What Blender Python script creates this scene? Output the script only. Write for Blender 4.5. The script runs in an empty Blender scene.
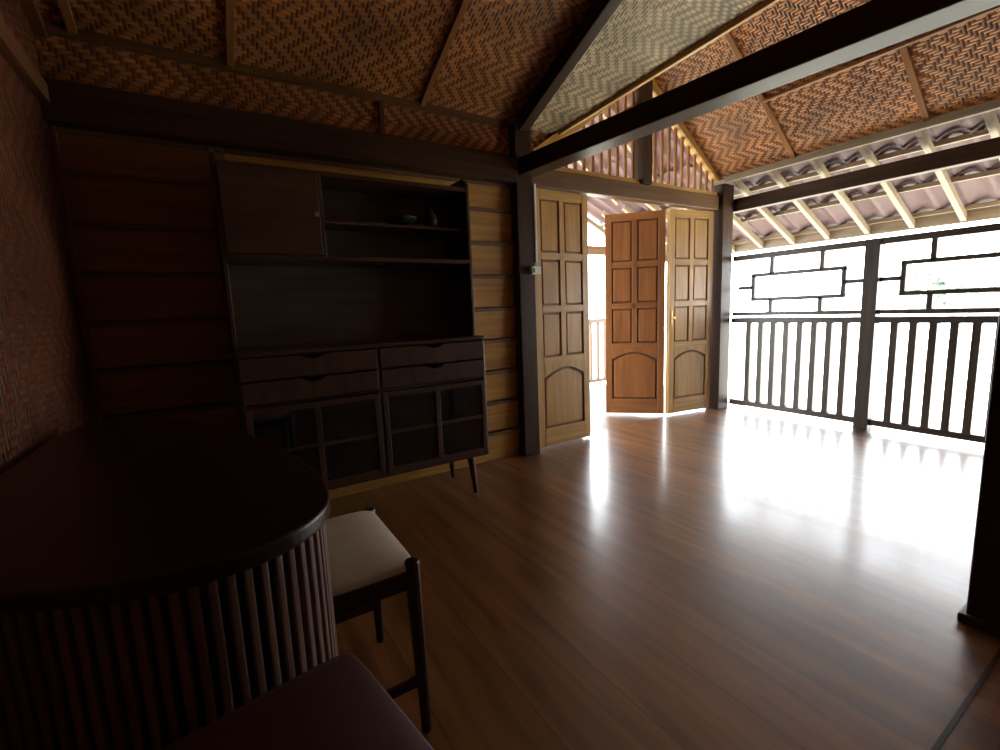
import bpy, bmesh, math, random
from mathutils import Vector, Matrix
random.seed(7)
S = 1.1   # metres per unit (all coordinates below are in units, floor = 0)

# ------------------------------------------------------------------ materials
def newmat(name):
    m = bpy.data.materials.new(name); m.use_nodes = True
    nt = m.node_tree; nt.nodes.clear()
    out = nt.nodes.new('ShaderNodeOutputMaterial')
    b = nt.nodes.new('ShaderNodeBsdfPrincipled')
    nt.links.new(b.outputs[0], out.inputs[0])
    return m, nt, b
def N(nt, t, **kw):
    n = nt.nodes.new(t)
    for k, v in kw.items(): setattr(n, k, v)
    return n
def math_(nt, op, a, b=None, c=None):
    n = N(nt, 'ShaderNodeMath', operation=op)
    for i, x in enumerate((a, b, c)):
        if x is None: continue
        if isinstance(x, (int, float)): n.inputs[i].default_value = x
        else: nt.links.new(x, n.inputs[i])
    return n.outputs[0]
def mixc(nt, f, a, b, blend='MIX'):
    n = N(nt, 'ShaderNodeMix', data_type='RGBA', blend_type=blend)
    for i, x in ((0, f), (6, a), (7, b)):
        if isinstance(x, (int, float)): n.inputs[i].default_value = x
        elif isinstance(x, (tuple, list)): n.inputs[i].default_value = (*x[:3], 1)
        else: nt.links.new(x, n.inputs[i])
    return n.outputs[2]
def flat(name, c, rough=0.5, metal=0, spec=0.5):
    m, nt, b = newmat(name)
    tc = N(nt, 'ShaderNodeTexCoord'); no = N(nt, 'ShaderNodeTexNoise'); no.inputs['Scale'].default_value = 12
    nt.links.new(tc.outputs['Object'], no.inputs['Vector'])
    col = mixc(nt, no.outputs[0], [x*0.85 for x in c], [min(1, x*1.12) for x in c])
    nt.links.new(col, b.inputs['Base Color'])
    b.inputs['Roughness'].default_value = rough; b.inputs['Metallic'].default_value = metal
    b.inputs['Specular IOR Level'].default_value = spec
    return m
def wood(name, c1, c2, rough=0.4, spec=0.5, sc=(1.6, 28), bump=0.15):
    m, nt, b = newmat(name)
    uv = N(nt, 'ShaderNodeUVMap'); mp = N(nt, 'ShaderNodeMapping')
    mp.inputs['Scale'].default_value = (sc[0], sc[1], 1)
    nt.links.new(uv.outputs[0], mp.inputs[0])
    n1 = N(nt, 'ShaderNodeTexNoise'); n1.inputs['Scale'].default_value = 1.0
    n1.inputs['Detail'].default_value = 6; n1.inputs['Distortion'].default_value = 0.6
    nt.links.new(mp.outputs[0], n1.inputs['Vector'])
    mp2 = N(nt, 'ShaderNodeMapping'); mp2.inputs['Scale'].default_value = (0.9, 3.5, 1)
    nt.links.new(uv.outputs[0], mp2.inputs[0])
    n2 = N(nt, 'ShaderNodeTexNoise'); n2.inputs['Scale'].default_value = 1.2; n2.inputs['Detail'].default_value = 2
    nt.links.new(mp2.outputs[0], n2.inputs['Vector'])
    f = math_(nt, 'ADD', math_(nt, 'MULTIPLY', n1.outputs[0], 0.6), math_(nt, 'MULTIPLY', n2.outputs[0], 0.4))
    mr = N(nt, 'ShaderNodeMapRange'); mr.inputs[1].default_value = 0.34; mr.inputs[2].default_value = 0.66
    nt.links.new(f, mr.inputs[0])
    nt.links.new(mixc(nt, mr.outputs[0], c1, c2), b.inputs['Base Color'])
    bp = N(nt, 'ShaderNodeBump'); bp.inputs['Strength'].default_value = bump; bp.inputs['Distance'].default_value = 0.003
    nt.links.new(n1.outputs[0], bp.inputs['Height']); nt.links.new(bp.outputs[0], b.inputs['Normal'])
    b.inputs['Roughness'].default_value = rough; b.inputs['Specular IOR Level'].default_value = spec
    return m
def woven(name, ca, cb, k=50, rough=0.36, spec=0.5, dark=0.35, period=4):
    m, nt, b = newmat(name)
    uv = N(nt, 'ShaderNodeUVMap'); sx = N(nt, 'ShaderNodeSeparateXYZ'); nt.links.new(uv.outputs[0], sx.inputs[0])
    u = math_(nt, 'MULTIPLY', sx.outputs[0], k); v = math_(nt, 'MULTIPLY', sx.outputs[1], k)
    i = math_(nt, 'FLOOR', u); j = math_(nt, 'FLOOR', v)
    fu = math_(nt, 'FRACT', u); fv = math_(nt, 'FRACT', v)
    z = math_(nt, 'PINGPONG', j, period)
    md = math_(nt, 'MODULO', math_(nt, 'ADD', math_(nt, 'ADD', i, z), 4000.0), 4.0)
    over = math_(nt, 'LESS_THAN', md, 1.9)
    hu = math_(nt, 'MULTIPLY', math_(nt, 'MULTIPLY', fu, math_(nt, 'SUBTRACT', 1.0, fu)), 4.0)
    hv = math_(nt, 'MULTIPLY', math_(nt, 'MULTIPLY', fv, math_(nt, 'SUBTRACT', 1.0, fv)), 4.0)
    mix = N(nt, 'ShaderNodeMix', data_type='FLOAT')
    nt.links.new(over, mix.inputs[0]); nt.links.new(hu, mix.inputs[2]); nt.links.new(hv, mix.inputs[3])
    h = mix.outputs[0]
    wn = N(nt, 'ShaderNodeTexNoise'); wn.inputs['Scale'].default_value = 3.5; wn.inputs['Detail'].default_value = 5
    nt.links.new(uv.outputs[0], wn.inputs['Vector'])
    col = mixc(nt, over, ca, cb)
    col = mixc(nt, math_(nt, 'MULTIPLY', math_(nt, 'POWER', math_(nt, 'SUBTRACT', 1.0, h), 2.0), 1-dark), col, (0.03, 0.014, 0.005))  # shade along the strand edges mixed into the weave colour
    var = N(nt, 'ShaderNodeMapRange'); var.inputs[1].default_value = .3; var.inputs[2].default_value = .7
    var.inputs[3].default_value = .5; var.inputs[4].default_value = 1.35
    nt.links.new(wn.outputs[0], var.inputs[0])
    cm = N(nt, 'ShaderNodeVectorMath', operation='SCALE'); nt.links.new(col, cm.inputs[0]); nt.links.new(var.outputs[0], cm.inputs['Scale'])
    nt.links.new(cm.outputs[0], b.inputs['Base Color'])
    bp = N(nt, 'ShaderNodeBump'); bp.inputs['Strength'].default_value = 0.7; bp.inputs['Distance'].default_value = 0.006
    hh = math_(nt, 'ADD', h, math_(nt, 'MULTIPLY', over, 0.7))
    nt.links.new(hh, bp.inputs['Height']); nt.links.new(bp.outputs[0], b.inputs['Normal'])
    b.inputs['Roughness'].default_value = rough; b.inputs['Specular IOR Level'].default_value = spec
    return m
def floor_mat():
    m, nt, b = newmat('floor_boards')
    uv = N(nt, 'ShaderNodeUVMap'); sx = N(nt, 'ShaderNodeSeparateXYZ'); nt.links.new(uv.outputs[0], sx.inputs[0])
    x = math_(nt, 'MULTIPLY', sx.outputs[0], 1/0.24); i = math_(nt, 'FLOOR', x); fx = math_(nt, 'FRACT', x)
    wn = N(nt, 'ShaderNodeTexWhiteNoise', noise_dimensions='1D'); nt.links.new(i, wn.inputs['W'])
    cv = N(nt, 'ShaderNodeCombineXYZ')
    nt.links.new(math_(nt, 'MULTIPLY', sx.outputs[0], 13), cv.inputs[0])
    nt.links.new(math_(nt, 'MULTIPLY', sx.outputs[1], 1.1), cv.inputs[1])
    nt.links.new(math_(nt, 'MULTIPLY', wn.outputs[0], 37), cv.inputs[2])
    n1 = N(nt, 'ShaderNodeTexNoise'); n1.inputs['Scale'].default_value = 1; n1.inputs['Detail'].default_value = 6; n1.inputs['Distortion'].default_value = 0.8
    nt.links.new(cv.outputs[0], n1.inputs['Vector'])
    mr = N(nt, 'ShaderNodeMapRange'); mr.inputs[1].default_value = .3; mr.inputs[2].default_value = .7
    nt.links.new(n1.outputs[0], mr.inputs[0])
    col = mixc(nt, mr.outputs[0], (0.105, 0.040, 0.012), (0.30, 0.130, 0.040))
    var = math_(nt, 'ADD', math_(nt, 'MULTIPLY', wn.outputs[0], 0.50), 0.72)
    cm = N(nt, 'ShaderNodeVectorMath', operation='SCALE'); nt.links.new(col, cm.inputs[0]); nt.links.new(var, cm.inputs['Scale'])
    seam = math_(nt, 'LESS_THAN', fx, 0.012)
    c2 = mixc(nt, math_(nt, 'MULTIPLY', seam, .75), cm.outputs[0], (0.01, 0.006, 0.004))
    nt.links.new(c2, b.inputs['Base Color'])
    n2 = N(nt, 'ShaderNodeTexNoise'); n2.inputs['Scale'].default_value = 3; n2.inputs['Detail'].default_value = 3; nt.links.new(uv.outputs[0], n2.inputs['Vector'])
    r = math_(nt, 'ADD', math_(nt, 'MULTIPLY', n2.outputs[0], 0.12), 0.30)
    nt.links.new(r, b.inputs['Roughness'])
    b.inputs['Coat Roughness'].default_value = 0.17
    hgt = math_(nt, 'SUBTRACT', math_(nt, 'MULTIPLY', n1.outputs[0], 0.3), seam)
    bp = N(nt, 'ShaderNodeBump'); bp.inputs['Strength'].default_value = 0.18; bp.inputs['Distance'].default_value = 0.002
    nt.links.new(hgt, bp.inputs['Height']); nt.links.new(bp.outputs[0], b.inputs['Normal'])
    b.inputs['Specular IOR Level'].default_value = 0.7
    b.inputs['Coat Weight'].default_value = 0.75; b.inputs['Coat IOR'].default_value = 1.55
    return m

M_floor = floor_mat()
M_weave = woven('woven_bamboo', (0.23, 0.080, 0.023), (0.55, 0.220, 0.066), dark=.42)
M_weaveL = woven('woven_bamboo_pale', (0.27, 0.20, 0.11), (0.50, 0.38, 0.21), dark=.45)
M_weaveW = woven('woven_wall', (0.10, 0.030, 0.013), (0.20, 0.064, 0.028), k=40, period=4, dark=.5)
M_dark = wood('dark_beam_wood', (0.028, 0.013, 0.007), (0.066, 0.032, 0.017), 0.45, spec=.22)
M_mid = wood('brown_wood', (0.09, 0.040, 0.015), (0.17, 0.080, 0.028), 0.45)
M_red = wood('red_strip_wood', (0.20, 0.08, 0.026), (0.34, 0.15, 0.05), 0.4)
M_redD = wood('dark_strip_wood', (0.11, 0.040, 0.013), (0.20, 0.08, 0.026), 0.5)  # darker copy of the strip wood, for the left wall
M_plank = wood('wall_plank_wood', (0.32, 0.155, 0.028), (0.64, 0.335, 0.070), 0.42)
M_plankD = wood('plank_wood_dimmed', (0.18, 0.070, 0.020), (0.32, 0.135, 0.038), 0.45)  # darker plank copy: light falloff towards the left put into the colour
M_yel = wood('door_wood', (0.36, 0.190, 0.050), (0.64, 0.37, 0.115), 0.38)
M_yel2 = wood('door_wood_panel', (0.32, 0.160, 0.038), (0.56, 0.31, 0.088), 0.36)
M_yelD = wood('door_wood_groove_shade', (0.15, 0.07, 0.018), (0.25, 0.12, 0.032), 0.5)  # door wood darkened to carry the shade in the panel grooves
M_doorR = wood('door_wood_shaded', (0.15, 0.052, 0.016), (0.27, 0.110, 0.036), 0.38)  # same door wood, with the shade on the swung-out leaf put into its colour
M_doorSD = wood('door_wood_shaded_groove', (0.06, 0.02, 0.007), (0.11, 0.04, 0.013), 0.5)  # groove tone for that leaf, its shade also in the colour
M_cab = wood('walnut_cabinet', (0.036, 0.016, 0.010), (0.092, 0.042, 0.022), 0.4)
M_cabback = wood('walnut_back', (0.052, 0.040, 0.024), (0.115, 0.086, 0.050), 0.45)
M_tab = wood('table_wood', (0.018, 0.006, 0.004), (0.036, 0.012, 0.008), 0.33, spec=.4)
M_slat = wood('slat_wood', (0.12, 0.066, 0.050), (0.20, 0.115, 0.088), 0.4)
M_cream = flat('cream_fabric', (0.66, 0.60, 0.45), 0.85)
M_leather = flat('dark_leather', (0.065, 0.020, 0.016), 0.5)
M_glass = flat('smoked_glass', (0.006, 0.007, 0.008), 0.06, 0, 0.8)
M_brass = flat('brass', (0.55, 0.38, 0.15), 0.3, 1)
M_white = flat('white_plastic', (0.75, 0.78, 0.76), 0.4)
M_green = flat('green_plastic', (0.08, 0.35, 0.15), 0.4)
M_black = flat('black_ceramic', (0.012, 0.012, 0.013), 0.35)
M_tile = flat('roof_tile', (0.12, 0.066, 0.074), 0.6)
M_raft = wood('rafter_wood', (0.20, 0.15, 0.10), (0.34, 0.27, 0.19), 0.55)
M_rail = wood('railing_wood', (0.055, 0.042, 0.034), (0.11, 0.088, 0.072), 0.4)
M_grass = flat('pale_ground', (0.52, 0.52, 0.43), 0.9)
M_leaf = flat('leaves', (0.38, 0.46, 0.395), 0.8)
M_bark = flat('bark', (0.35, 0.33, 0.31), 0.9)

# ------------------------------------------------------------------ mesh builder
FACES = [(0,3,2,1),(4,5,6,7),(0,1,5,4),(1,2,6,5),(2,3,7,6),(3,0,4,7)]
class MB:
    def __init__(s): s.v=[]; s.f=[]; s.m=[]; s.uv=[]
    def _add(s, pts, faces, m, uvf, M):
        o = len(s.v)
        for p in pts:
            q = M @ Vector(p) if M is not None else Vector(p)
            s.v.append(q*S)
        for f in faces:
            s.f.append([o+i for i in f]); s.m.append(m); s.uv.append([uvf(pts[i], f) for i in f])
    def box(s, x0,x1,y0,y1,z0,z1, m=0, M=None):
        p=[(x0,y0,z0),(x1,y0,z0),(x1,y1,z0),(x0,y1,z0),(x0,y0,z1),(x1,y0,z1),(x1,y1,z1),(x0,y1,z1)]
        d=(x1-x0,y1-y0,z1-z0); L=d.index(max(d)); r=random.uniform(0,50); r2=random.uniform(0,50)
        ot=[i for i in range(3) if i!=L]
        s._add(p, FACES, m, lambda q,f:(q[L]*S+r, (q[ot[0]]+q[ot[1]])*S+r2), M)
        return s
    def beam(s, a, b, w, h, m=0, up=(0,0,1)):
        a=Vector(a); b=Vector(b); d=b-a; L=d.length; x=d.normalized()
        y=Vector(up).cross(x).normalized(); z=x.cross(y)
        M=Matrix(((x.x,y.x,z.x,a.x),(x.y,y.y,z.y,a.y),(x.z,y.z,z.z,a.z),(0,0,0,1)))
        return s.box(0,L,-w/2,w/2,-h/2,h/2,m,M)
    def cyl(s, a, b, r0, r1, n=14, m=0):
        a=Vector(a); b=Vector(b); x=(b-a).normalized()
        t=Vector((1,0,0)) if abs(x.z)>.9 else Vector((0,0,1))
        y=t.cross(x).normalized(); z=x.cross(y); P=[]
        for c,r in ((a,r0),(b,r1)):
            for i in range(n):
                an=2*math.pi*i/n; P.append(tuple(c+y*math.cos(an)*r+z*math.sin(an)*r))
        F=[tuple(range(n))[::-1], tuple(range(n,2*n))]+[(i,(i+1)%n,n+(i+1)%n,n+i) for i in range(n)]
        rr=random.uniform(0,50)
        s._add(P,F,m,lambda q,f:(q[2]*S+rr,(q[0]+q[1])*S),None); return s
    def lathe(s, c, prof, n=24, m=0):
        P=[]; F=[]
        for r,z in prof:
            for i in range(n):
                an=2*math.pi*i/n; P.append((c[0]+r*math.cos(an),c[1]+r*math.sin(an),c[2]+z))
        for k in range(len(prof)-1):
            for i in range(n): F.append((k*n+i,k*n+(i+1)%n,(k+1)*n+(i+1)%n,(k+1)*n+i))
        F.append(tuple(range(n))[::-1]); F.append(tuple(range((len(prof)-1)*n,len(prof)*n)))
        s._add(P,F,m,lambda q,f:(q[0]*S,q[2]*S),None); return s
    def prism(s, pts, d0, d1, m=0, M=None, axis='y'):
        n=len(pts)
        g=(lambda p,d:(p[0],d,p[1])) if axis=='y' else (lambda p,d:(p[0],p[1],d))
        P=[g(p,d0) for p in pts]+[g(p,d1) for p in pts]
        F=[tuple(range(n)),tuple(range(n,2*n))[::-1]]+[(i,n+i,n+(i+1)%n,(i+1)%n) for i in range(n)]
        r=random.uniform(0,50)
        if axis=='y': uf=lambda q,f:(q[2]*S+r,(q[0]+q[1])*S)
        else: uf=lambda q,f:(q[1]*S+r,(q[0]+q[2])*S)
        s._add(P,F,m,uf,M); return s
    def poly(s, pts, udir, vdir, m=0):
        U=Vector(udir).normalized(); W=Vector(vdir).normalized()
        s._add(pts,[tuple(range(len(pts)))],m,lambda q,f:(Vector(q).dot(U)*S+20,Vector(q).dot(W)*S+20),None); return s
    def finish(s, name, mats, parent=None, bevel=0, seg=2, smooth=False, fixn=True):
        lo=Vector([min(v[i] for v in s.v) for i in range(3)]); hi=Vector([max(v[i] for v in s.v) for i in range(3)])
        c=(lo+hi)/2
        me=bpy.data.meshes.new(name); me.from_pydata([v-c for v in s.v],[],s.f)
        for mt in mats: me.materials.append(mt)
        ul=me.uv_layers.new(name='UVMap'); k=0
        for pi,p in enumerate(me.polygons):
            p.material_index=s.m[pi]; p.use_smooth=smooth
            for q in s.uv[pi]: ul.data[k].uv=q; k+=1
        if fixn:
            bm=bmesh.new(); bm.from_mesh(me); bmesh.ops.recalc_face_normals(bm,faces=bm.faces); bm.to_mesh(me); bm.free()
        ob=bpy.data.objects.new(name,me); bpy.context.scene.collection.objects.link(ob)
        ob.location=c-(parent.location if parent else Vector((0,0,0)))
        if parent: ob.parent=parent
        if bevel:
            b=ob.modifiers.new('bevel','BEVEL'); b.width=bevel*S; b.segments=seg; b.limit_method='ANGLE'; b.angle_limit=math.radians(40)
        return ob
def empty(name, loc):
    e=bpy.data.objects.new(name,None); e.location=Vector(loc)*S; e.empty_display_size=.2
    bpy.context.scene.collection.objects.link(e); return e

XL,XR,YW,YB = -0.47,4.10,2.57,-1.0
def zmain(y): return 2.155+.417*(YW-y)
def zright(x): return 2.75-.72*(x-2.95)
YR = YW-(2.75-2.155)/.417        # ridge of main slope
XV = 2.95-(2.75-2.155)/.69       # valley start

# ------------------------------------------------------------------ floor
mb=MB(); mb.box(XL-.1,XR+.12,YB-.1,YW+.1,-.08,0)
f=mb.finish('floor',[M_floor])
me=f.data; ul=me.uv_layers[0]
for l in me.loops:
    co=me.vertices[l.vertex_index].co+f.location; ul.data[l.index].uv=(co.x+20,co.y+20)
MB().box(1.1,1.83,.262,.272,0.0,.0015).finish('trim_1',[M_dark])

# ------------------------------------------------------------------ back wall (planks)
mb=MB(); mb.box(XL-.1,1.841,YW+.03,YW+.09,0,2.17,1)
z=0.0
while z<1.80:
    h=min(.205,1.80-z)
    M=Matrix.Translation((0,YW+.02,z))@Matrix.Rotation(math.radians(5),4,'X')
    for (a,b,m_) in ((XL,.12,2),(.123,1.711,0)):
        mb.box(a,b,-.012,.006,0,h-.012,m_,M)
        mb.box(a,b,-.024,.006,h-.026,h-.004,1,M)
    z+=.205
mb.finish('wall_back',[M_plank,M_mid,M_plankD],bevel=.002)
# woven strip above the beam
mb=MB(); mb.poly([(XL,YW,1.90),(1.83,YW,1.90),(1.83,YW,2.16),(XL,YW,2.16)],(1,0,0),(0,0,1))
mb.poly([(1.80,YW,1.9),(2.95-(2.75-1.97)/.69,YW,1.97),(XV,YW,2.155),(1.80,YW,2.155)],(1,0,0),(0,0,1))
mb.finish('wall_upper_back',[M_weave],fixn=False)
MB().box(XL,1.711,YW-.09,YW+.02,1.79,1.945).finish('beam_wall_plate',[M_dark],bevel=.006)
mb=MB(); mb.box(XL,1.70,YW-.03,YW+.01,2.135,2.175)
for x in (.886,): mb.box(x-.014,x+.014,YW-.02,YW+.01,1.945,2.14)
mb.finish('trim_2',[M_mid],bevel=.002)

# ------------------------------------------------------------------ left / rear walls
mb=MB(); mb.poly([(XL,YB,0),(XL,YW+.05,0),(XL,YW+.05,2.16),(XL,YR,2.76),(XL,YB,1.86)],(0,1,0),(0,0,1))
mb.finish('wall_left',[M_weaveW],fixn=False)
mb=MB(); mb.box(XL,XL+.03,YB,YW,1.85,1.92); mb.box(XL,XL+.025,YB,YW,0,.09)
mb.box(XL,XL+.02,YW-.03,YW,0,1.8)
mb.beam((XL+.02,YW,zmain(YW)-.02),(XL+.02,YR,2.73),.04,.04)
mb.finish('trim_3',[M_redD],bevel=.003)
mb=MB(); mb.poly([(XL,YB,0),(XR,YB,0),(XR,YB,2.8),(XL,YB,2.8)],(1,0,0),(0,0,1)); mb.finish('wall_rear',[M_weaveW],fixn=False)

# ------------------------------------------------------------------ ceiling
mb=MB()
mb.poly([(XL,YW,2.155),(1.83,YW,2.155),(1.83,YR,2.75),(XL,YR,2.75)],(1,0,0),(0,-1,.417),0)
mb.poly([(1.83,YW,2.155),(XV,YW,2.155),(2.95,YR,2.75),(1.83,YR,2.75)],(1,0,0),(0,-1,.417),1)
mb.poly([(XV,YW,2.155),(2.95,YW,2.75),(2.95,YR,2.75)],(0,1,0),(1,0,.69),1)
mb.poly([(2.95,YW,2.75),(3.92,YW,zright(3.92)),(3.92,YB,zright(3.92)),(2.95,YB,2.75)],(0,1,0),(1,0,-.72),0)
zb=2.75-.417*(YR-YB); xb=2.95-(2.75-zb)/.69
mb.poly([(XL,YR,2.75),(2.95,YR,2.75),(xb,YB,zb),(XL,YB,zb)],(1,0,0),(0,1,.417),0)
mb.poly([(2.95,YR,2.75),(2.95,YB,2.75),(xb,YB,zb)],(0,1,0),(1,0,.69),0)
mb.finish('ceiling',[M_weave,M_weaveL],fixn=False)
# strips on the ceiling
mb=MB()
for x in (-.35,.19,1.12): mb.beam((x,YW-.01,zmain(YW)-.008),(x,YR,2.742),.032,.016)
for y in (1.93,1.16,.39,-.38): mb.beam((2.95,y,2.742),(3.91,y,zright(3.91)-.008),.034,.016)
mb.box(3.43,3.46,YB,1.93,zright(3.445)-.022,zright(3.445)-.004)
mb.box(2.93,2.97,YB,YW,2.715,2.745)
mb.finish('trim_4',[M_red],bevel=.002)
mb=MB(); mb.beam((XV,YW,2.15),(2.95,YR,2.735),.03,.03); mb.finish('trim_5',[M_yel],bevel=.002)
mb=MB(); mb.beam((1.765,YW-.07,2.14),(1.765,YR,2.69),.07,.09)
mb.finish('beam_rafter',[M_dark],bevel=.005)
mb=MB(); mb.beam((1.81,YW-.07,2.16),(1.81,YR,2.72),.018,.05); mb.finish('trim_6',[M_yel],bevel=.002)

# ------------------------------------------------------------------ posts and beams
MB().box(1.712,1.84,2.501,2.598,0,2.145).finish('door_post',[M_dark],bevel=.006)
mb=MB(); mb.box(1.85,1.99,.22,.36,0,1.77); mb.box(1.835,2.005,.205,.375,0,.03); mb.finish('room_column',[M_dark],bevel=.006)
MB().box(3.905,4.06,2.505,2.64,0,2.02).finish('corner_post',[M_dark],bevel=.006)
mb=MB(); mb.beam((1.79,2.498,1.89),(1.90,.10,1.825),.125,.105); mb.finish('beam_tie',[M_dark],bevel=.006)
mb=MB(); mb.box(1.843,3.898,YW-.03,YW+.05,1.80,1.92); mb.finish('door_header',[M_mid],bevel=.005)
MB().box(4.065,4.14,YB,2.62,1.79,1.90).finish('beam_eave',[M_dark],bevel=.005)

# ------------------------------------------------------------------ gable
mb=MB()
def gz(x): return 2.75-.69*abs(x-2.95)
mb.beam((1.90,YW,gz(1.90)-.03),(2.95,YW,2.71),.06,.07,0)
mb.beam((3.90,YW,gz(3.90)-.03),(2.95,YW,2.71),.06,.07,0)
mb.beam((2.05,YW+.03,1.99),(2.92,YW+.03,2.52),.02,.03,0)
mb.box(1.9,3.895,YW-.01,YW+.03,1.922,1.955,0)
x=2.02
while x<3.88:
    if abs(x-2.95)>.06: mb.box(x-.011,x+.011,YW+.0,YW+.02,1.95,gz(x)-.05,2)
    x+=.083
mb.box(2.90,3.0,YW-.05,YW+.04,1.922,2.72,1)
mb.finish('gable_slats',[M_yel,M_dark,M_red],bevel=.002)

# ------------------------------------------------------------------ right side: railing with lattice
mb=MB()
for y in (1.45,.42): mb.box(XR-.045,XR+.045,y-.045,y+.045,0,1.40)
YE=.42
mb.box(XR-.04,XR+.04,YE,2.498,.80,.845)
mb.box(XR-.03,XR+.03,YE,2.498,.04,.085)
mb.box(XR-.035,XR+.035,YE,2.498,1.355,1.40)
mb.box(XR-.025,XR+.025,YE,2.498,.865,.895)
for a,b in ((1.45,2.50),(.42,1.45)):
    a+=.045 ; b-=.045
    n=9
    for i in range(1,n): 
        y=a+(b-a)*i/n; mb.box(XR-.018,XR+.018,y-.021,y+.021,.08,.81)
    L=b-a; z0,z1=1.005,1.215; r=.015
    y0=a+.14*L; y1=b-.14*L
    for (p,q) in (((y0,z0),(y1,z0)),((y0,z1),(y1,z1))):
        mb.box(XR-r,XR+r,p[0]-r,q[0]+r,p[1]-r,p[1]+r)
    for yy in (y0,y1): mb.box(XR-r,XR+r,yy-r,yy+r,z0,z1)
    zm=(z0+z1)/2
    mb.box(XR-r,XR+r,a,y0,zm-r,zm+r); mb.box(XR-r,XR+r,y1,b,zm-r,zm+r)
    for t in (.30,.70):
        yy=a+t*L
        mb.box(XR-r,XR+r,yy-r,yy+r,z1,1.36); mb.box(XR-r,XR+r,yy-r,yy+r,.89,z0)
mb.finish('balcony_railing',[M_rail],bevel=.002)
mb=MB(); mb.box(XR-.03,XR+.03,YB,.37,0,1.79,0)  # unseen solid wall, added to cut the light from the right
zz=.0
while zz<1.78: mb.box(XR-.042,XR-.03,YB,.37,zz+.004,min(zz+.196,1.79),0); zz+=.2
mb.finish('right_light_blocker',[M_plankD],bevel=.002)

# ------------------------------------------------------------------ eave with tiles, rafters
def corr(name, x0,z0,x1,z1,y0,y1,per=.17,amp=.026,courses=3):
    mb=MB(); n=int((y1-y0)/per*10)
    for c in range(courses):
        P=[];F=[]; ta=c/courses-.03; tb=(c+1)/courses+.03
        for i in range(n+1):
            y=y0+(y1-y0)*i/n; ph=(y/per)%1.0; o=amp*(abs(math.sin(math.pi*ph))*1.6-.8)
            for k in range(2):
                t=ta+(tb-ta)*k; P.append((x0+(x1-x0)*t,y,z0+(z1-z0)*t+o+(.022 if k==0 else 0)*-1+.02))
        for i in range(n): F.append((i*2,(i+1)*2,(i+1)*2+1,i*2+1))
        mb._add(P,F,0,lambda q,f:(q[0],q[1]),None)
    ob=mb.finish(name,[M_tile],smooth=True)
    return ob
corr('roof_tiles',3.80,2.19,5.05,1.62,YB-.3,4.35)
corr('roof_tiles',2.95,2.82,3.86,2.16,2.60,4.35)
corr('roof_tiles',2.95,2.82,1.2,1.60,2.66,4.35)
mb=MB(); y=-.95
while y<4.35:
    mb.beam((3.94,y,2.065),(5.03,y,1.565),.035,.055); y+=.31
for x,zz in ((4.22,1.985),(4.62,1.80),(4.98,1.64)):
    mb.box(x-.016,x+.016,YB-.3,4.35,zz-.022,zz+.012)
mb.box(5.02,5.05,YB-.3,4.35,1.53,1.63)
mb.box(3.89,3.93,YB,YW-.08,2.02,2.07)
mb.finish('eave_rafters',[M_raft],bevel=.002)
mb=MB()
for y in (3.1,3.7,4.3):
    mb.beam((2.95,y,2.74),(3.86,y,2.10),.035,.05); mb.beam((2.95,y,2.74),(1.25,y,1.56),.035,.05)
mb.finish('veranda_rafters',[M_raft],bevel=.002)

# ------------------------------------------------------------------ veranda beyond the doors
MB().box(1.0,4.7,YW+.1,4.3,-.09,-.01).finish('veranda_floor',[M_mid])
mb=MB(); mb.box(1.0,4.7,4.2,4.26,.80,.85); mb.box(1.0,4.7,4.21,4.25,.06,.1)
x=1.05
while x<4.7: mb.box(x-.015,x+.015,4.215,4.245,.08,.81); x+=.12
for x in (1.1,2.3,3.5,4.65): mb.box(x-.045,x+.045,4.19,4.28,-.01,1.7)
mb.box(1.0,4.7,4.19,4.27,1.62,1.72)
mb.finish('veranda_railing',[M_mid],bevel=.002)

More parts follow.
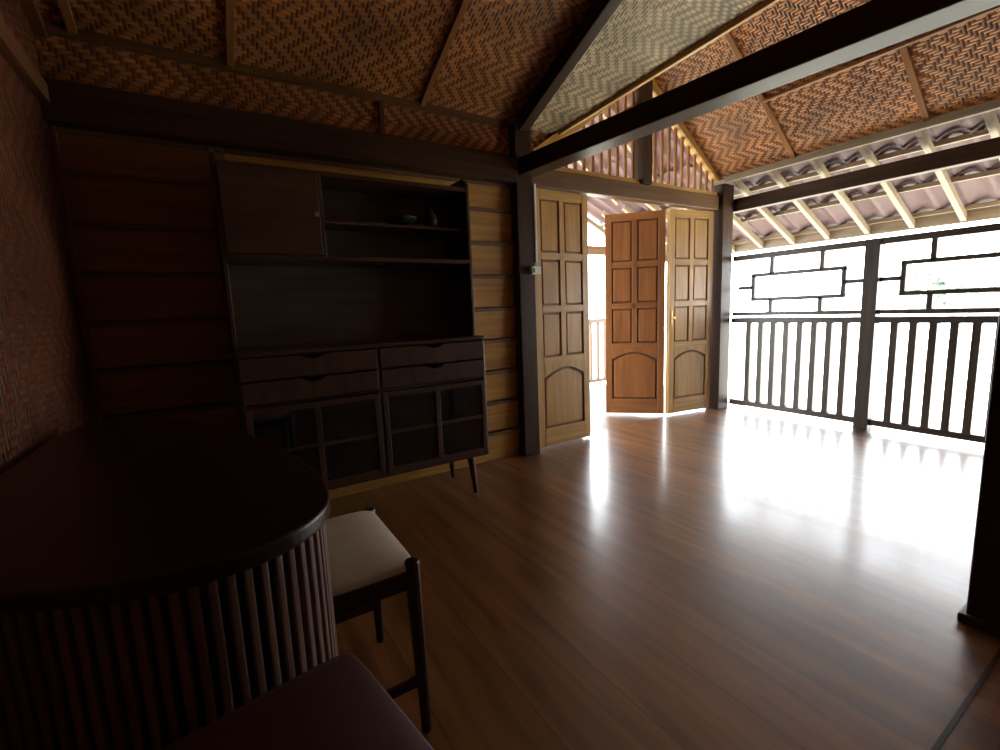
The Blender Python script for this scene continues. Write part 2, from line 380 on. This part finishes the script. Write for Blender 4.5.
# ------------------------------------------------------------------ doors
def leaf(name,a,b,mats,z0=.015,z1=1.795,knob=None):
    a=Vector((a[0],a[1],z0)); b=Vector((b[0],b[1],z0)); w=(b-a).length; H=z1-z0
    e=empty(name,(a+b)/2)
    x=(b-a).normalized(); z=Vector((0,0,1)); y=z.cross(x)
    M=Matrix(((x.x,y.x,z.x,a.x),(x.y,y.y,z.y,a.y),(x.z,y.z,z.z,a.z),(0,0,0,1)))
    st=.058; t=.018; fr=MB()
    fr.box(0,st,-t,t,0,H,0,M); fr.box(w-st,w,-t,t,0,H,0,M)
    top=H-.065
    zs=[(.645,.955),(1.005,1.315),(1.365,top)]
    fr.box(st,w-st,-t,t,0,.13,0,M)
    fr.box(st,w-st,-t,t,top,H,0,M)
    for zz in ((.595,.645),(.955,1.005),(1.315,1.365)): fr.box(st,w-st,-t,t,zz[0],zz[1],0,M)
    fr.box(w/2-.022,w/2+.022,-t,t,.645,top,0,M)
    x0,x1=st,w-st; n=12; arc=[]
    for i in range(n+1):
        s_=i/n; arc.append((x0+(x1-x0)*s_, .50+.065*math.sin(math.pi*s_)))
    fr.prism(arc+[(x1,.60),(x0,.60)],-t,t,0,M)
    fr.finish('frame',[mats[0]],e,bevel=.003)
    pn=MB(); pn.box(st-.01,w-st+.01,-.003,.003,.12,top+.01,1,M)
    g=.014
    for (p,q) in zs:
        for (u,v) in ((st,w/2-.022),(w/2+.022,w-st)):
            pn.box(u+g,v-g,-.013,.013,p+g,q-g,0,M)
    arc=[(x0+.018+(x1-x0-.036)*i/n, .482+.064*math.sin(math.pi*i/n)) for i in range(n+1)]
    pn.prism([(x0+.018,.147)]+arc+[(x1-.018,.147)],-.013,.013,0,M)
    pn.finish('panels',[mats[1],mats[2]],e,bevel=.007,seg=2)
    if knob is not None:
        kb=MB(); kb.box(knob-.008,knob+.008,-t-.006,-t,.80,.92,0,M)
        c=M@Vector((knob,-t-.03,.86)); d=M@Vector((knob,-t,.86)); kb.cyl(d,c,.006,.006); kb.cyl(c,c+(c-d)*.4,.016,.012)
        kb.finish('handle',[M_brass],e)
    return e
leaf('door_1',(1.875,2.575),(2.37,2.585),(M_yel,M_yel2,M_yelD))
leaf('door_2',(2.36,2.65),(1.89,2.68),(M_yel,M_yel2,M_yelD))
leaf('door_3',(3.035,3.07),(3.385,2.70),(M_doorR,M_doorR,M_doorSD))
leaf('door_4',(3.40,2.68),(3.88,2.59),(M_yel,M_yel2,M_yelD),knob=.03)

# ------------------------------------------------------------------ tube and switch on post
mb=MB(); mb.box(1.842,1.862,2.495,2.52,1.30,1.80); mb.finish('light_tube',[M_white],bevel=.004)
mb=MB(); mb.box(1.79,1.866,2.47,2.499,1.225,1.275,0); mb.box(1.80,1.815,2.466,2.47,1.235,1.265,1); mb.finish('light_switch',[M_white,M_green],bevel=.003)

# ------------------------------------------------------------------ display cabinet
e=empty('display_cabinet',(.63,2.3,0))
x0,x1=.055,1.215; yf,yb=2.13,2.50; yu=2.22; t=.018
mb=MB()
mb.box(x0,x1,yf,yb,.215,.235); mb.box(x0,x1,yf-.008,yb,.85,.87)
mb.box(x0,x0+t,yf,yb,.235,.85); mb.box(x1-t,x1,yf,yb,.235,.85); mb.box(.627,.643,yf+.005,yb,.235,.85)
mb.box(x0,x1,yb-.012,yb,.235,.85); mb.box(x0,x1,yf+.004,yb,.640,.652)
for xs in (x0,x1-t):
    mb.prism([(yu+.0,.87),(yb-.03,.87),(yb-.03,1.70),(yu+.05,1.70),(yu,1.665)],0,t,0,Matrix(((0,1,0,xs),(1,0,0,0),(0,0,1,0),(0,0,0,1))))
mb.box(x0,x1,yu+.005,yb-.03,1.625,1.645)
mb.box(x0,x1,yu,yb-.03,1.255,1.275); mb.box(.455,.471,yu+.004,yb-.03,1.275,1.625)
mb.box(.471,x1-t,yu+.05,yb-.03,1.43,1.445)
mb.finish('carcass',[M_cab],e,bevel=.003)
mb=MB(); mb.box(x0+t,x1-t,yb-.042,yb-.03,.87,1.625); mb.finish('back_panel',[M_cabback],e)
mb=MB(); mb.box(x0+t+.002,.452,yu-.012,yu+.004,1.277,1.623); mb.finish('upper_door',[M_cab],e,bevel=.003)
mb=MB(); mb.cyl((.435,yu-.012,1.45),(.435,yu-.03,1.45),.006,.010); mb.finish('knob',[M_brass],e)
mb=MB()
for (a,b) in ((x0+.012,.628),(.642,x1-.012)):
    for (p,q) in ((.656,.745),(.752,.846)):
        c=(a+b)/2; hw=.05; arc=[(c+hw-2*hw*i/8, q-.020*math.sin(math.pi*i/8)) for i in range(9)]
        mb.prism([(a,p),(b,p),(b,q)]+arc+[(a,q)],yf-.016,yf+.0)
mb.finish('drawers',[M_cab],e,bevel=.0025)
mb=MB(); gl=MB()
for (a,b) in ((x0+.012,.628),(.642,x1-.012)):
    p,q=.238,.636; r=.026
    mb.box(a,a+r,yf-.014,yf+.004,p,q); mb.box(b-r,b,yf-.014,yf+.004,p,q)
    mb.box(a+r,b-r,yf-.014,yf+.004,p,p+r); mb.box(a+r,b-r,yf-.014,yf+.004,q-r,q)
    c=(a+b)/2; mb.box(c-.013,c+.013,yf-.014,yf+.004,p+r,q-r); mb.box(a+r,b-r,yf-.012,yf+.003,(p+q)/2-.008,(p+q)/2+.008)
    gl.box(a+r,b-r,yf-.004,yf,p+r,q-r)
mb.finish('glazed_doors',[M_cab],e,bevel=.002); gl.finish('door_glass',[M_glass],e)
mb=MB()
for xx,sx in ((x0+.09,-1),(x1-.09,1)):
    for yy,sy in ((yf+.05,-1),(yb-.05,1)):
        mb.cyl((xx,yy,.215),(xx+sx*.02,yy+sy*.01,0),.022,.012)
mb.finish('legs',[M_cab],e)
# things on shelf
mb=MB(); mb.lathe((.86,2.32,1.446),[(.03,0),(.06,.012),(.085,.035),(.088,.04),(.078,.038),(.05,.018),(.0,.012)]); mb.finish('decorative_bowl',[M_black],smooth=True)
mb=MB(); mb.lathe((1.03,2.32,1.446),[(.022,0),(.036,.02),(.04,.045),(.028,.07),(.014,.085),(.018,.10),(.0,.10)]); mb.finish('small_vase',[M_black],smooth=True)

# ------------------------------------------------------------------ table with slatted rounded ends
def catmull(P,n=10,closed=True):
    out=[]; m=len(P)
    for i in range(m if closed else m-1):
        p=[Vector(P[(i+k-1)%m]) if closed else Vector(P[min(max(i+k-1,0),m-1)]) for k in range(4)]
        for s_ in range(n):
            t=s_/n
            out.append(.5*((2*p[1])+(-p[0]+p[2])*t+(2*p[0]-5*p[1]+4*p[2]-p[3])*t*t+(-p[0]+3*p[1]-3*p[2]+p[3])*t**3))
    if not closed: out.append(Vector(P[-1]))
    return out
OUT=[(-.445,1.6),(-.445,1.25),(-.43,1.02),(-.36,.865),(-.25,.765),(-.10,.70),(.03,.71),(.115,.775),(.15,.88),(.145,1.05),(.115,1.25),(.065,1.42),(-.02,1.65),(-.13,1.86),(-.26,1.99),(-.38,2.0),(-.44,1.85)]
e=empty('round_ended_table',(-.15,1.3,0))
o2=catmull(OUT,8)
mb=MB(); mb.prism([(p.x,p.y) for p in o2],.652,.68,axis='z'); mb.finish('top',[M_tab],e,bevel=.006,seg=3)
def shell(path,nm):
    L=[0]; 
    for a,b in zip(path,path[1:]): L.append(L[-1]+(b-a).length)
    sp=.0215; k=int(L[-1]/sp); sl=MB(); bk=MB(); prev=None
    for i in range(k+1):
        d=i*L[-1]/k; j=max(q for q in range(len(L)) if L[q]<=d+1e-9); j=min(j,len(path)-2)
        tt=(d-L[j])/(L[j+1]-L[j]); p=path[j].lerp(path[j+1],tt); tg=(path[j+1]-path[j]).normalized(); nn=Vector((-tg.y,tg.x))
        M=Matrix(((tg.x,nn.x,0,p.x),(tg.y,nn.y,0,p.y),(0,0,1,0),(0,0,0,1)))
        sl.box(-.0062,.0062,-.008,.008,.0,.652,0,M)
        if prev is not None:
            A=prev+pn*.014; B=p+nn*.014
            bk.beam((A.x,A.y,.327),(B.x,B.y,.327),.01,.65)
        prev=p; pn=nn
    sl.finish(nm+'_slats',[M_slat],e,bevel=.003); bk.finish(nm+'_backing',[M_black],e)
near=catmull([(-.42,1.02),(-.345,.875),(-.245,.785),(-.10,.722),(.02,.732),(.10,.79),(.13,.88)],8,False)
far=catmull([(-.05,1.62),(-.15,1.82),(-.27,1.95),(-.37,1.965),(-.42,1.85)],8,False)
shell(near,'near'); shell(far,'far')

# ------------------------------------------------------------------ stools
def stool(name,x0,x1,y0,y1,mat,zs=.44,rot=0,legtop=.012):
    e=empty(name,((x0+x1)/2,(y0+y1)/2,0)); 
    fr=MB(); w=.022
    for xx,yy,sx,sy in ((x0,y0,-1,-1),(x1,y0,1,-1),(x0,y1,-1,1),(x1,y1,1,1)):
        cx=xx-sx*w*.6; cy=yy-sy*w*.6
        fr.cyl((cx,cy,zs-legtop),(cx+sx*.006,cy+sy*.012,0),.019,.012,12)
    fr.box(x0,x1,y0,y0+w,zs-.075,zs-.03); fr.box(x0,x1,y1-w,y1,zs-.075,zs-.03)
    fr.box(x0,x0+w,y0,y1,zs-.075,zs-.03); fr.box(x1-w,x1,y0,y1,zs-.075,zs-.03)
    fr.beam(((x0+x1)/2,y0+.01,.13),((x0+x1)/2,y1-.01,.13),.016,.022)
    fr.box(x0+.01,x1-.01,y0+.004,y0+.02,.12,.142); fr.box(x0+.01,x1-.01,y1-.02,y1-.004,.12,.142)
    fr.finish('frame',[M_tab],e,bevel=.004)
    cu=MB(); n=14
    P=[];F=[]
    def hh(u,v): return zs-.014+.016*(1-abs(u)**4)*(1-abs(v)**4)
    for lev in (0,1):
        for i in range(n+1):
            for j in range(n+1):
                u=-1+2*i/n; v=-1+2*j/n
                k=1-.035*(abs(u)**6*abs(v)**6)
                x=(x0+x1)/2+u*k*(x1-x0)/2*.985; y=(y0+y1)/2+v*k*(y1-y0)/2*.985
                P.append((x,y,hh(u,v) if lev else zs-.034))
    m_=(n+1)**2; idx=lambda i,j,l:l*m_+i*(n+1)+j
    for i in range(n):
        for j in range(n):
            F.append((idx(i,j,1),idx(i+1,j,1),idx(i+1,j+1,1),idx(i,j+1,1))); F.append((idx(i,j,0),idx(i,j+1,0),idx(i+1,j+1,0),idx(i+1,j,0)))
    for i in range(n):
        for (a,b) in (((i,0),(i+1,0)),((i+1,n),(i,n)),((0,i+1),(0,i)),((n,i),(n,i+1))):
            F.append((idx(*a,0),idx(*b,0),idx(*b,1),idx(*a,1)))
    cu._add(P,F,0,lambda q,f:(q[0],q[1]),None)
    cu.finish('seat',[mat],e,smooth=True,bevel=.006,seg=3)
    e.rotation_euler[2]=rot
stool('stool',-.01,.340,.945,1.315,M_cream,zs=.45)
stool('stool',-.190,.165,.345,.680,M_leather,zs=.49,rot=math.radians(10),legtop=.045)

# ------------------------------------------------------------------ outdoors
mb=MB(); mb.box(-30,45,-30,45,-2.6,-2.4); mb.finish('ground',[M_grass])
def tree(x,y,hh,r):
    mb=MB(); mb.cyl((x,y,-2.4),(x,y,-2.4+hh*.55),.18,.10,10,0)
    for i in range(5):
        an=i*1.3; mb.cyl((x,y,-2.4+hh*.45),(x+math.cos(an)*r*.6,y+math.sin(an)*r*.6,-2.4+hh*.7),.07,.03,8,0)
    bm=bmesh.new()
    for i in range(220):
        an=random.uniform(0,6.28); zz=random.uniform(-1,1); rr=random.uniform(0,r)*math.sqrt(1-zz*zz*.8)
        bmesh.ops.create_icosphere(bm,subdivisions=1,radius=random.uniform(.05,.12)*r,matrix=Matrix.Translation((x+rr*math.cos(an),y+rr*math.sin(an),-2.4+hh*.68+zz*hh*.28)))
    for v in bm.verts: v.co+=Vector((random.uniform(-1,1),random.uniform(-1,1),random.uniform(-1,1)))*.07*r
    bm.verts.ensure_lookup_table()
    mb._add([tuple(v.co) for v in bm.verts],[tuple(v.index for v in f.verts) for f in bm.faces],1,lambda q,f:(q[0],q[1]),None)
    bm.free(); mb.finish('tree',[M_bark,M_leaf])
for (x,y,hh,r) in ((30,5.2,5.6,2.2),(32,8.4,5.0,2.2),(31,2.0,6.0,2.4),(24,22,4.6,1.9)): tree(x,y,hh,r)

# ------------------------------------------------------------------ light
w=bpy.data.worlds.new('sky'); bpy.context.scene.world=w; w.use_nodes=True
bg=w.node_tree.nodes['Background']; bg.inputs[0].default_value=(0.90,0.95,1.0,1); bg.inputs[1].default_value=13.5
sl=bpy.data.lights.new('sun','SUN'); sl.energy=24; sl.angle=math.radians(1); sl.color=(1,.90,.77)
so=bpy.data.objects.new('sun',sl); bpy.context.scene.collection.objects.link(so)
so.rotation_euler=Vector((-.42,-.22,-.88)).to_track_quat('-Z','Y').to_euler()

# ------------------------------------------------------------------ camera
R=Vector((.8485,-.527,-.0401)).normalized(); F_=Vector((.5182,.844,-.1396)); F_=(F_-R*F_.dot(R)).normalized(); U=R.cross(F_)
cam=bpy.data.cameras.new('camera'); cam.lens=36*458/1000; cam.sensor_width=36; cam.clip_start=.02
co=bpy.data.objects.new('camera',cam); bpy.context.scene.collection.objects.link(co)
co.matrix_world=Matrix(((R.x,U.x,-F_.x,0),(R.y,U.y,-F_.y,0),(R.z,U.z,-F_.z,1.0*S),(0,0,0,1)))
bpy.context.scene.camera=co
bpy.context.scene.view_settings.view_transform='Standard'
bpy.context.scene.view_settings.exposure=0
bpy.context.scene.cycles.sample_clamp_indirect=6
